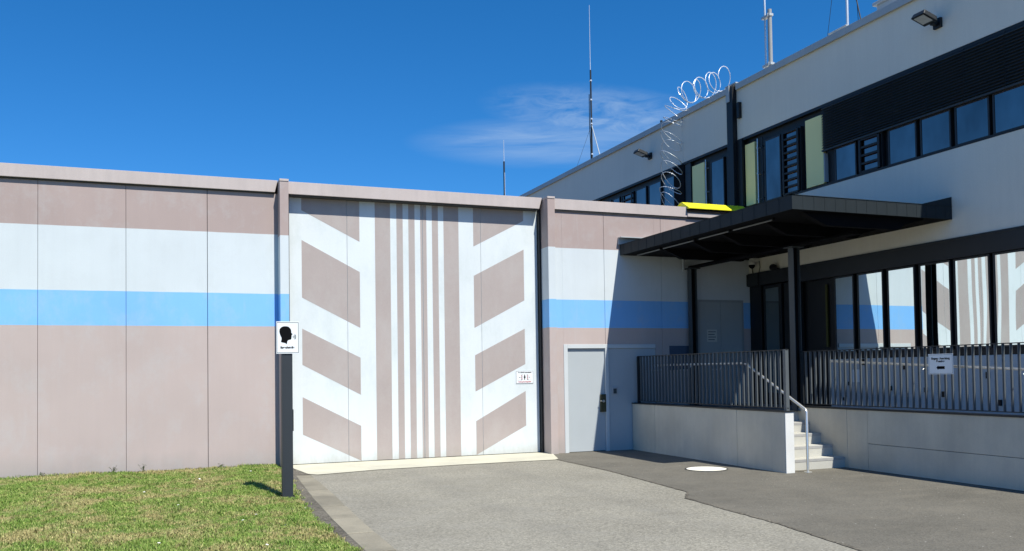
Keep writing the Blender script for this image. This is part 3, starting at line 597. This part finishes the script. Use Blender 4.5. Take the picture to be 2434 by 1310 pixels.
COLM = M('column paint', (.050, .058, .064), .45, .08, 2, .03, 80, 0)
for yb in (12.25, 15.42):
    xc = 10.09; m = MB(); m.box(xc-.07, xc-.058, yb-.07, yb+.07, .862, 3.685); m.box(xc+.058, xc+.07, yb-.07, yb+.07, .862, 3.685); m.box(xc-.058, xc+.058, yb-.005, yb+.005, .862, 3.685, 1)  # web between the flanges is coloured black for the shade there
    m.box(xc-.13, xc+.13, yb-.12, yb+.12, 3.685, 3.70); m.box(xc-.11, xc+.11, yb-.11, yb+.11, .861, .875); m.build('column', [COLM, SOFF], t, bev=.002)
m = MB(); m.tube([(9.90, 15.45, 3.66), (9.90, 15.45, 3.93)], .028, 8); m.build('drain_pipe', LGREY, t)
m = MB(); m.box(8.46, 11.6, 15.56, 15.595, 4.155, 4.30); m.box(8.46, 11.6, 15.45, 15.56, 4.28, 4.30); m.build('wall_flashing', LGREY, t, bev=.003)
m = MB(); m.box(10.3, 10.62, 10.7, 10.76, 3.90, 3.937); m.build('spot_light', WHITEP, t)

# ------------------------------------------------------------------ cameras and lamps
t = thing('dome_camera', (11.5, 15.3, 3.8), 'white and black dome camera on the wall above the entrance', 'camera')
m = MB(); m.box(11.48, 11.645, 15.24, 15.36, 3.86, 3.95); m.tube([(11.5, 15.3, 3.86), (11.5, 15.3, 3.80)], [.075, .08], 16); m.build('mount', WHITEP, t)
m = MB(); m.tube([(11.5, 15.3, 3.80), (11.5, 15.3, 3.765), (11.5, 15.3, 3.735), (11.5, 15.3, 3.722)], [.068, .062, .038, .012], 16); m.build('dome', BLACK, t)
m = MB(); m.tube([(11.63, 15.22, 3.88), (11.63, 15.20, 3.75), (11.63, 15.24, 3.64)], .007, 6); m.tube([(11.63, 15.50, 3.92), (11.63, 15.47, 3.75), (11.63, 15.44, 3.64)], .009, 6); m.build('cable', BLACK, t)
t = thing('siren', (11.58, 14.68, 3.64), 'small dark dome on the lintel beside the dome camera', 'siren')
m = MB(); m.box(11.55, 11.645, 14.58, 14.78, 3.642, 3.66); m.tube([(11.56, 14.68, 3.66), (11.56, 14.68, 3.71), (11.56, 14.68, 3.74), (11.56, 14.68, 3.75)], [.08, .075, .045, .01], 16); m.build('dome', REVEAL, t)
def flood(y, label):
    t = thing('floodlight', (XB, y, 7.15), label, 'floodlight', 'floodlights high on the office facade')
    a = MB(); a.box(XB-.05, XB, y-.09, y+.06, 7.08, 7.24); a.box(XB-.16, XB-.05, y-.05, y+.02, 7.12, 7.18); a.build('bracket', REVEAL, t, bev=.005)
    h = MB(); tilt = .30
    def Q(dx, dy, dz): c, s_ = math.cos(tilt), math.sin(tilt); return (XB-.285+dx*c+dz*s_, y+dy, 7.225-dx*s_*1.0*(1)+dz*c)
    vs = [Q(a_, b_, c_) for c_, k_ in ((-.042, 1), (.045, .86)) for a_, b_ in ((-.155*k_, -.135*k_), (.155*k_, -.135*k_), (.155*k_, .135*k_), (-.155*k_, .135*k_))]
    h.add(vs, [(3, 2, 1, 0), (4, 5, 6, 7), (0, 1, 5, 4), (1, 2, 6, 5), (2, 3, 7, 6), (3, 0, 4, 7)]); h.build('housing', DARK, t, bev=.01)
    g_ = MB(); g_.add([Q(-.125, -.10, -.045), Q(.085, -.10, -.045), Q(.085, .10, -.045), Q(-.125, .10, -.045)], [(3, 2, 1, 0)]); g_.build('lens', LENS, t)
flood(19.62, 'dark floodlight on the office facade above the far windows')
flood(10.50, 'dark floodlight on the office facade above the blinds, top right')

# ------------------------------------------------------------------ roof masts
def mast(name, label, cat, parts, base):
    t = thing(name, base, label, cat)
    for nm, pts, rad, mt in parts: MB().tube(pts, rad, 8).build(nm, mt, t)
    return t
a = mast('antenna', 'tall dark antenna mast with long whip and strut on the far roof', 'antenna', [
    ('mast_pole', [(12.2, 24.05, 7.7), (12.2, 24.05, 10.95)], [.032, .028], DARK), ('whip', [(12.2, 24.06, 10.9), (12.2, 24.06, 13.0)], [.012, .007], GALV),
    ('strut', [(12.2, 24.02, 9.2), (12.2, 23.44, 8.0)], .014, LGREY), ('guy_wire', [(12.2, 24.08, 9.2), (12.2, 25.5, 7.8)], .004, DARK),
    ('cable', [(12.15, 24.02, 7.8), (12.13, 23.99, 8.6), (12.16, 24.1, 9.2), (12.16, 24.09, 10.2)], .012, BLACK)], (12.2, 24.05, 7.7))
m = MB()
for z in (8.3, 9.25, 9.4, 10.0, 10.6): m.tube([(12.2, 24.05, z), (12.2, 24.05, z+.04)], .042, 8)
m.build('clamp', GALV, a)
mast('antenna', 'small thin antenna rising behind the gate lintel', 'antenna', [
    ('mast_pole', [(12.2, 31.63, 7.7), (12.2, 31.63, 9.85)], .035, DARK), ('whip', [(12.2, 31.63, 9.8), (12.2, 31.63, 10.7)], [.015, .01], GALV), ('cable', [(12.2, 31.55, 7.7), (12.2, 31.57, 9.4)], .012, GALV)], (12.2, 31.63, 7.7))
t = thing('pole_mast', (12.05, 15.45, 7.7), 'slim silver pole clamped to a thick grey tube at the roof edge', 'mast')
MB().tube([(12.05, 15.38, 7.7), (12.05, 15.38, 10.8)], .022, 10).build('slim_pole', GALV, t); MB().tube([(12.05, 15.22, 7.75), (12.05, 15.22, 9.33)], .045, 12).build('thick_tube', M('grey tube', (.30, .30, .295), .5, .05, 3, .02, 60, 0), t)
m = MB()
for z in (9.18, 8.12): m.box(12.0, 12.1, 15.16, 15.44, z, z+.05); m.tube([(12.0, 15.22, z-.01), (12.0, 15.22, z+.06)], .02, 8)
m.build('clamp', LGREY, t)
t = thing('guyed_mast', (12.2, 13.1, 7.7), 'white mast with guy wires standing on a small roof box', 'mast')
MB().tube([(12.2, 13.1, 7.9), (12.2, 13.1, 11.5)], .026, 10).build('mast_pole', GALV, t)
m = MB(); m.tube([(12.2, 12.98, 11.4), (12.2, 12.80, 7.85)], .006, 5); m.tube([(12.2, 13.18, 10.4), (12.2, 13.72, 7.85)], .005, 5); m.tube([(12.2, 12.96, 9.1), (12.2, 12.70, 7.95)], .012, 5); m.build('guy_wire', DARK, t)
m = MB(); m.box(12.05, 12.35, 12.98, 13.35, 7.7, 8.10); m.box(12.0, 12.4, 12.93, 13.42, 8.10, 8.13); m.build('roof_box', LGREY, t, bev=.01)
t = thing('roof_vent', (12.2, 11.9, 7.7), 'light grey vent box on the roof edge at the top of the picture', 'vent')
m = MB(); m.box(12.05, 12.4, 11.72, 12.2, 7.7, 8.2); m.build('body', LGREY, t, bev=.01); m = MB(); m.box(12.0, 12.45, 11.66, 12.26, 8.2, 8.26); m.build('lid', LGREY, t, bev=.01)
t = thing('vent_pipe', (12.2, 19.95, 7.7), 'short dark vent pipe on the roof edge above the far floodlight', 'pipe')
MB().tube([(12.2, 19.95, 7.7), (12.2, 19.95, 8.16)], .05, 10).build('pipe', DARK, t); MB().tube([(12.2, 19.95, 8.16), (12.2, 19.95, 8.24)], .035, 10).build('cap', REVEAL, t)

# razor wire coil: up the facade, then along the roof edge
t = thing('razor_wire', (11.4, 18.1, 5.0), 'shiny coil of razor wire climbing the facade and over the roof edge', 'razor wire')
path = [Vector(p) for p in [(11.36, 18.25, 4.95), (11.36, 18.2, 5.8), (11.36, 18.18, 6.7), (11.36, 18.15, 7.35), (11.38, 17.98, 7.85), (11.42, 17.6, 8.12), (11.50, 17.1, 8.14), (11.56, 16.6, 8.14), (11.60, 16.25, 8.12)]]
def cr(tq):
    n = len(path)-1; i = min(int(tq), n-1); q = tq-i; P = [path[max(0, min(n, i+d))] for d in (-1, 0, 1, 2)]
    return .5*((2*P[1])+(P[2]-P[0])*q+(2*P[0]-5*P[1]+4*P[2]-P[3])*q*q+(3*P[1]-P[0]-3*P[2]+P[3])*q**3)
sam = [cr(k/40) for k in range(0, 40*(len(path)-1)+1)]
wire = []; ang = 0; up = Vector((1, 0, 0)); wob = 0
for i in range(len(sam)-1):
    d = sam[i+1]-sam[i]; tn = d.normalized(); a_ = (up-tn*up.dot(tn)).normalized(); b2 = tn.cross(a_); steps = max(1, int(d.length/.006))
    for s_ in range(steps):
        p = sam[i]+d*s_/steps; ang += 2*math.pi*(d.length/steps)/(.27 if i < 110 else .225)
        rr = .245+.022*math.sin(ang*.37)+.012*math.sin(ang*.91); wire.append(p+(a_*math.cos(ang)*rr+b2*math.sin(ang)*rr)+tn*((-.20*math.cos(ang)+.05*math.sin(ang*.53)+.04*math.sin(ang*1.31)) if i < 110 else max(.04, .20-.004*(i-110))*-math.cos(ang)*.8+.07*math.sin(ang*.53)))
    up = a_
m = MB(); m.tube(wire, .0078, 5); acc = 0
for i in range(1, len(wire)-1):
    acc += (wire[i]-wire[i-1]).length
    if acc > .075:
        acc = 0; tn = (wire[i+1]-wire[i-1]).normalized(); sd = tn.cross(Vector((random.random(), random.random(), random.random()))).normalized(); nn = tn.cross(sd)*.0015
        p = wire[i]; a_, b2, c_, e_ = p+tn*.03+sd*.014, p-tn*.03+sd*.014, p-tn*.03-sd*.014, p+tn*.03-sd*.014
        m.add([a_, p+sd*.003, b2, c_, p-sd*.003, e_], [(0, 1, 4, 5), (1, 2, 3, 4)])
m.build('barbed_coil', RAZ, t)

# ------------------------------------------------------------------ signs
def rect_frame(m, x0, x1, z0, z1, y, w, mt):
    m.box(x0, x1, y-.001, y, z1-w, z1, mt); m.box(x0, x1, y-.001, y, z0, z0+w, mt); m.box(x0, x0+w, y-.001, y, z0+w, z1-w, mt); m.box(x1-w, x1, y-.001, y, z0+w, z1-w, mt)
t = thing('sign_post', (1.42, 11.62, .03), 'dark steel post with a white intercom sign at the lawn edge', 'sign post')
m = MB(); m.box(1.352, 1.487, 11.60, 11.72, .0, 2.28); m.box(1.375, 1.384, 11.5985, 11.5995, 0.04, 2.25)
m.build('post', M('post paint', (.026, .031, .037), .5, .08, 2, .04, 80, 0, spec=.5), t, bev=.004)
MB().box(1.487, 1.50, 11.62, 11.70, .88, 1.16).build('intercom', REVEAL, t, bev=.003)
m = MB(); m.box(1.33, 1.51, 11.58, 11.74, .0, .035); m.build('foot_plate', DARK, t, bev=.003)
m = MB()
for q in ((1.345, 11.60), (1.495, 11.60), (1.345, 11.72), (1.495, 11.72)): m.tube([(q[0], q[1], .035), (q[0], q[1], .055)], .009, 6)
m.build('bolts', REVEAL, t)
sx0, sx1, sz0, sz1, sy = 1.283, 1.572, 1.885, 2.302, 11.585
so = MB().box(sx0, sx1, sy, sy+.004, sz0, sz1).build('sign_plate', SIGNW, t, bev=.001)
m = MB(); rect_frame(m, sx0+.006, sx1-.006, sz0+.010, sz1-.010, sy, .006, 0); m.build('border', GREYP, so)
hp = [(490, 315), (540, 317), (590, 330), (640, 372), (672, 420), (684, 480), (682, 520), (700, 543), (722, 560), (715, 580), (697, 590), (690, 608), (697, 628), (688, 643), (691, 665), (683, 690), (685, 715), (665, 738), (620, 748), (585, 758), (560, 785), (550, 820), (543, 890), (525, 876), (485, 852), (430, 840), (385, 830), (350, 812), (360, 775), (372, 720), (365, 670), (335, 610), (315, 550), (303, 480), (310, 420), (345, 365), (400, 330), (445, 318)]
def sp_(zx, zy): return (sx0+(zx-205)/725*(sx1-sx0), sz1-(zy-165)/1025*(sz1-sz0))
m = MB(); m.prism([sp_(*p) for p in hp], 1, sy-.0012, sy+.001); m.build('head_symbol', BLACK, so)
m = MB()
for rad, w_, an in ((16, 14, .75), (56, 15, .75), (96, 17, .78)):
    cx, cz = 712, 655
    o_ = [(cx+rad*math.cos(q), cz+rad*math.sin(q)) for q in np.linspace(-an, an, 10)]; i_ = [(cx+(rad+w_*1.5)*math.cos(q), cz+(rad+w_*1.5)*math.sin(q)) for q in np.linspace(an, -an, 10)]
    m.prism([sp_(*p) for p in o_+i_], 1, sy-.0012, sy+.001)
m.build('sound_waves', GREYP, so)
text('lettering', 'Sprechstelle', .036, BLACK, (sx0+(555-205)/725*.289, sy-.0012, sz1-(993-165)/1025*.417), 'y', so, .0017, 1.0)

t = thing('warning_sign', (6.52, YG-.006, 1.37), 'small white warning sign with red-striped bars on the gate', 'sign')
x0, x1, z0, z1, y = 6.335, 6.705, 1.375, 1.628, YG-.008
MB().box(x0, x1, y, YG-.001, z0, z1).build('plate', SIGNW, t)
m = MB(); rect_frame(m, x0+.004, x1-.004, z0+.004, z1-.004, y, .005, 0); m.box(x0+.03, x0+.13, y-.001, y, z0+.068, z0+.071); m.box(x1-.13, x1-.03, y-.001, y, z0+.068, z0+.071)
cx = (x0+x1)/2
m.prism([(cx+math.cos(q)*.012, z1-.088+math.sin(q)*.013) for q in np.linspace(0, 2*math.pi, 13)[:-1]], 1, y-.001, y)
m.prism([(cx-.017, z1-.104), (cx+.017, z1-.104), (cx+.019, z1-.14), (cx+.008, z1-.15), (cx+.008, z1-.18), (cx-.008, z1-.18), (cx-.008, z1-.15), (cx-.019, z1-.14)], 1, y-.001, y)
for s_ in (-1, 1):
    m.prism([(cx+s_*.088, z1-.128), (cx+s_*.106, z1-.118), (cx+s_*.106, z1-.124), (cx+s_*.122, z1-.124), (cx+s_*.122, z1-.132), (cx+s_*.106, z1-.132), (cx+s_*.106, z1-.138)], 1, y-.001, y)
m.build('symbols', BLACK, t)
m = MB(); k = MB()
for s_ in (-1, 1):
    for q in range(5):
        zb = z0+.070+q*.022; a_, b_2 = cx+s_*.045, cx+s_*.078
        (k if q % 2 == 0 else m).prism([(a_, zb+.013), (a_, zb+.024), (b_2, zb+.011), (b_2, zb)], 1, y-.001, y)
m.build('red_bars', REDP, t); k.build('dark_bars', M('dark red print', (.06, .008, .015), .6, .02, 5, .01, 60, 0), t)
text('lettering', 'Tor schließt automatisch!', .030, BLACK, (cx, y-.0012, z1-.034), 'y', t, .0012, .93)
text('lettering', 'Achtung Quetschgefahr!', .030, REDP, (cx, y-.0012, z0+.036), 'y', t, .0012, .93)

t = thing('direction_sign', (10.09, 9.2, 1.5), 'white direction sign with a black left arrow hung on the ramp railing', 'sign')
X = 10.085; ya, yb, za, zb = 9.43, 9.005, 1.485, 1.772
MB().box(X, X+.006, yb, ya, za, zb).build('plate', SIGNW, t, bev=.001)
m = MB(); e = .012
for q in ((ya-e, yb+e, zb-e-.003, zb-e), (ya-e, yb+e, za+e, za+e+.003), (ya-e, ya-e-.003, za+e, zb-e), (yb+e, yb+e+.003, za+e, zb-e)): m.box(X-.001, X, q[0], q[1], q[2], q[3])
cy_ = (ya+yb)/2
m.prism([(cy_+.072, za+.093), (cy_+.040, za+.125), (cy_+.040, za+.113), (cy_-.070, za+.113), (cy_-.070, za+.073), (cy_+.040, za+.073), (cy_+.040, za+.061)], 0, X-.001, X); m.build('arrow', BLACK, t)
text('lettering', 'Eingang - Anmeldung', .040, BLACK, (X-.0012, cy_, zb-.066), 'x', t, .0015, .93)
text('lettering', 'Besucher', .040, BLACK, (X-.0012, cy_, zb-.105), 'x', t, .0015, .93)

# ------------------------------------------------------------------ manhole cover
t = thing('manhole_cover', (8.0, 11.95, .004), 'round bright metal manhole cover in the asphalt by the steps', 'manhole cover')
m = MB(); m.tube([(8.0, 11.93, .003), (8.0, 11.93, .012)], .315, 40); m.build('lid', MANH, t)
m = MB(); n = 40
for q in range(n):
    a, b = 2*math.pi*q/n, 2*math.pi*(q+1)/n
    m.add([(8+math.cos(w)*rr, 11.93+math.sin(w)*rr, .0135) for w, rr in ((a, .316), (b, .316), (b, .340), (a, .340))], [(3, 2, 1, 0)])
m.build('ring', GAP, t); m = MB()
for q in range(-5, 6):
    for w in range(-5, 6):
        if q*q+w*w < 26: m.box(8+q*.052-.013, 8+q*.052+.013, 11.93+w*.052-.013, 11.93+w*.052+.013, .012, .0145)
m.build('studs', MANH, t)
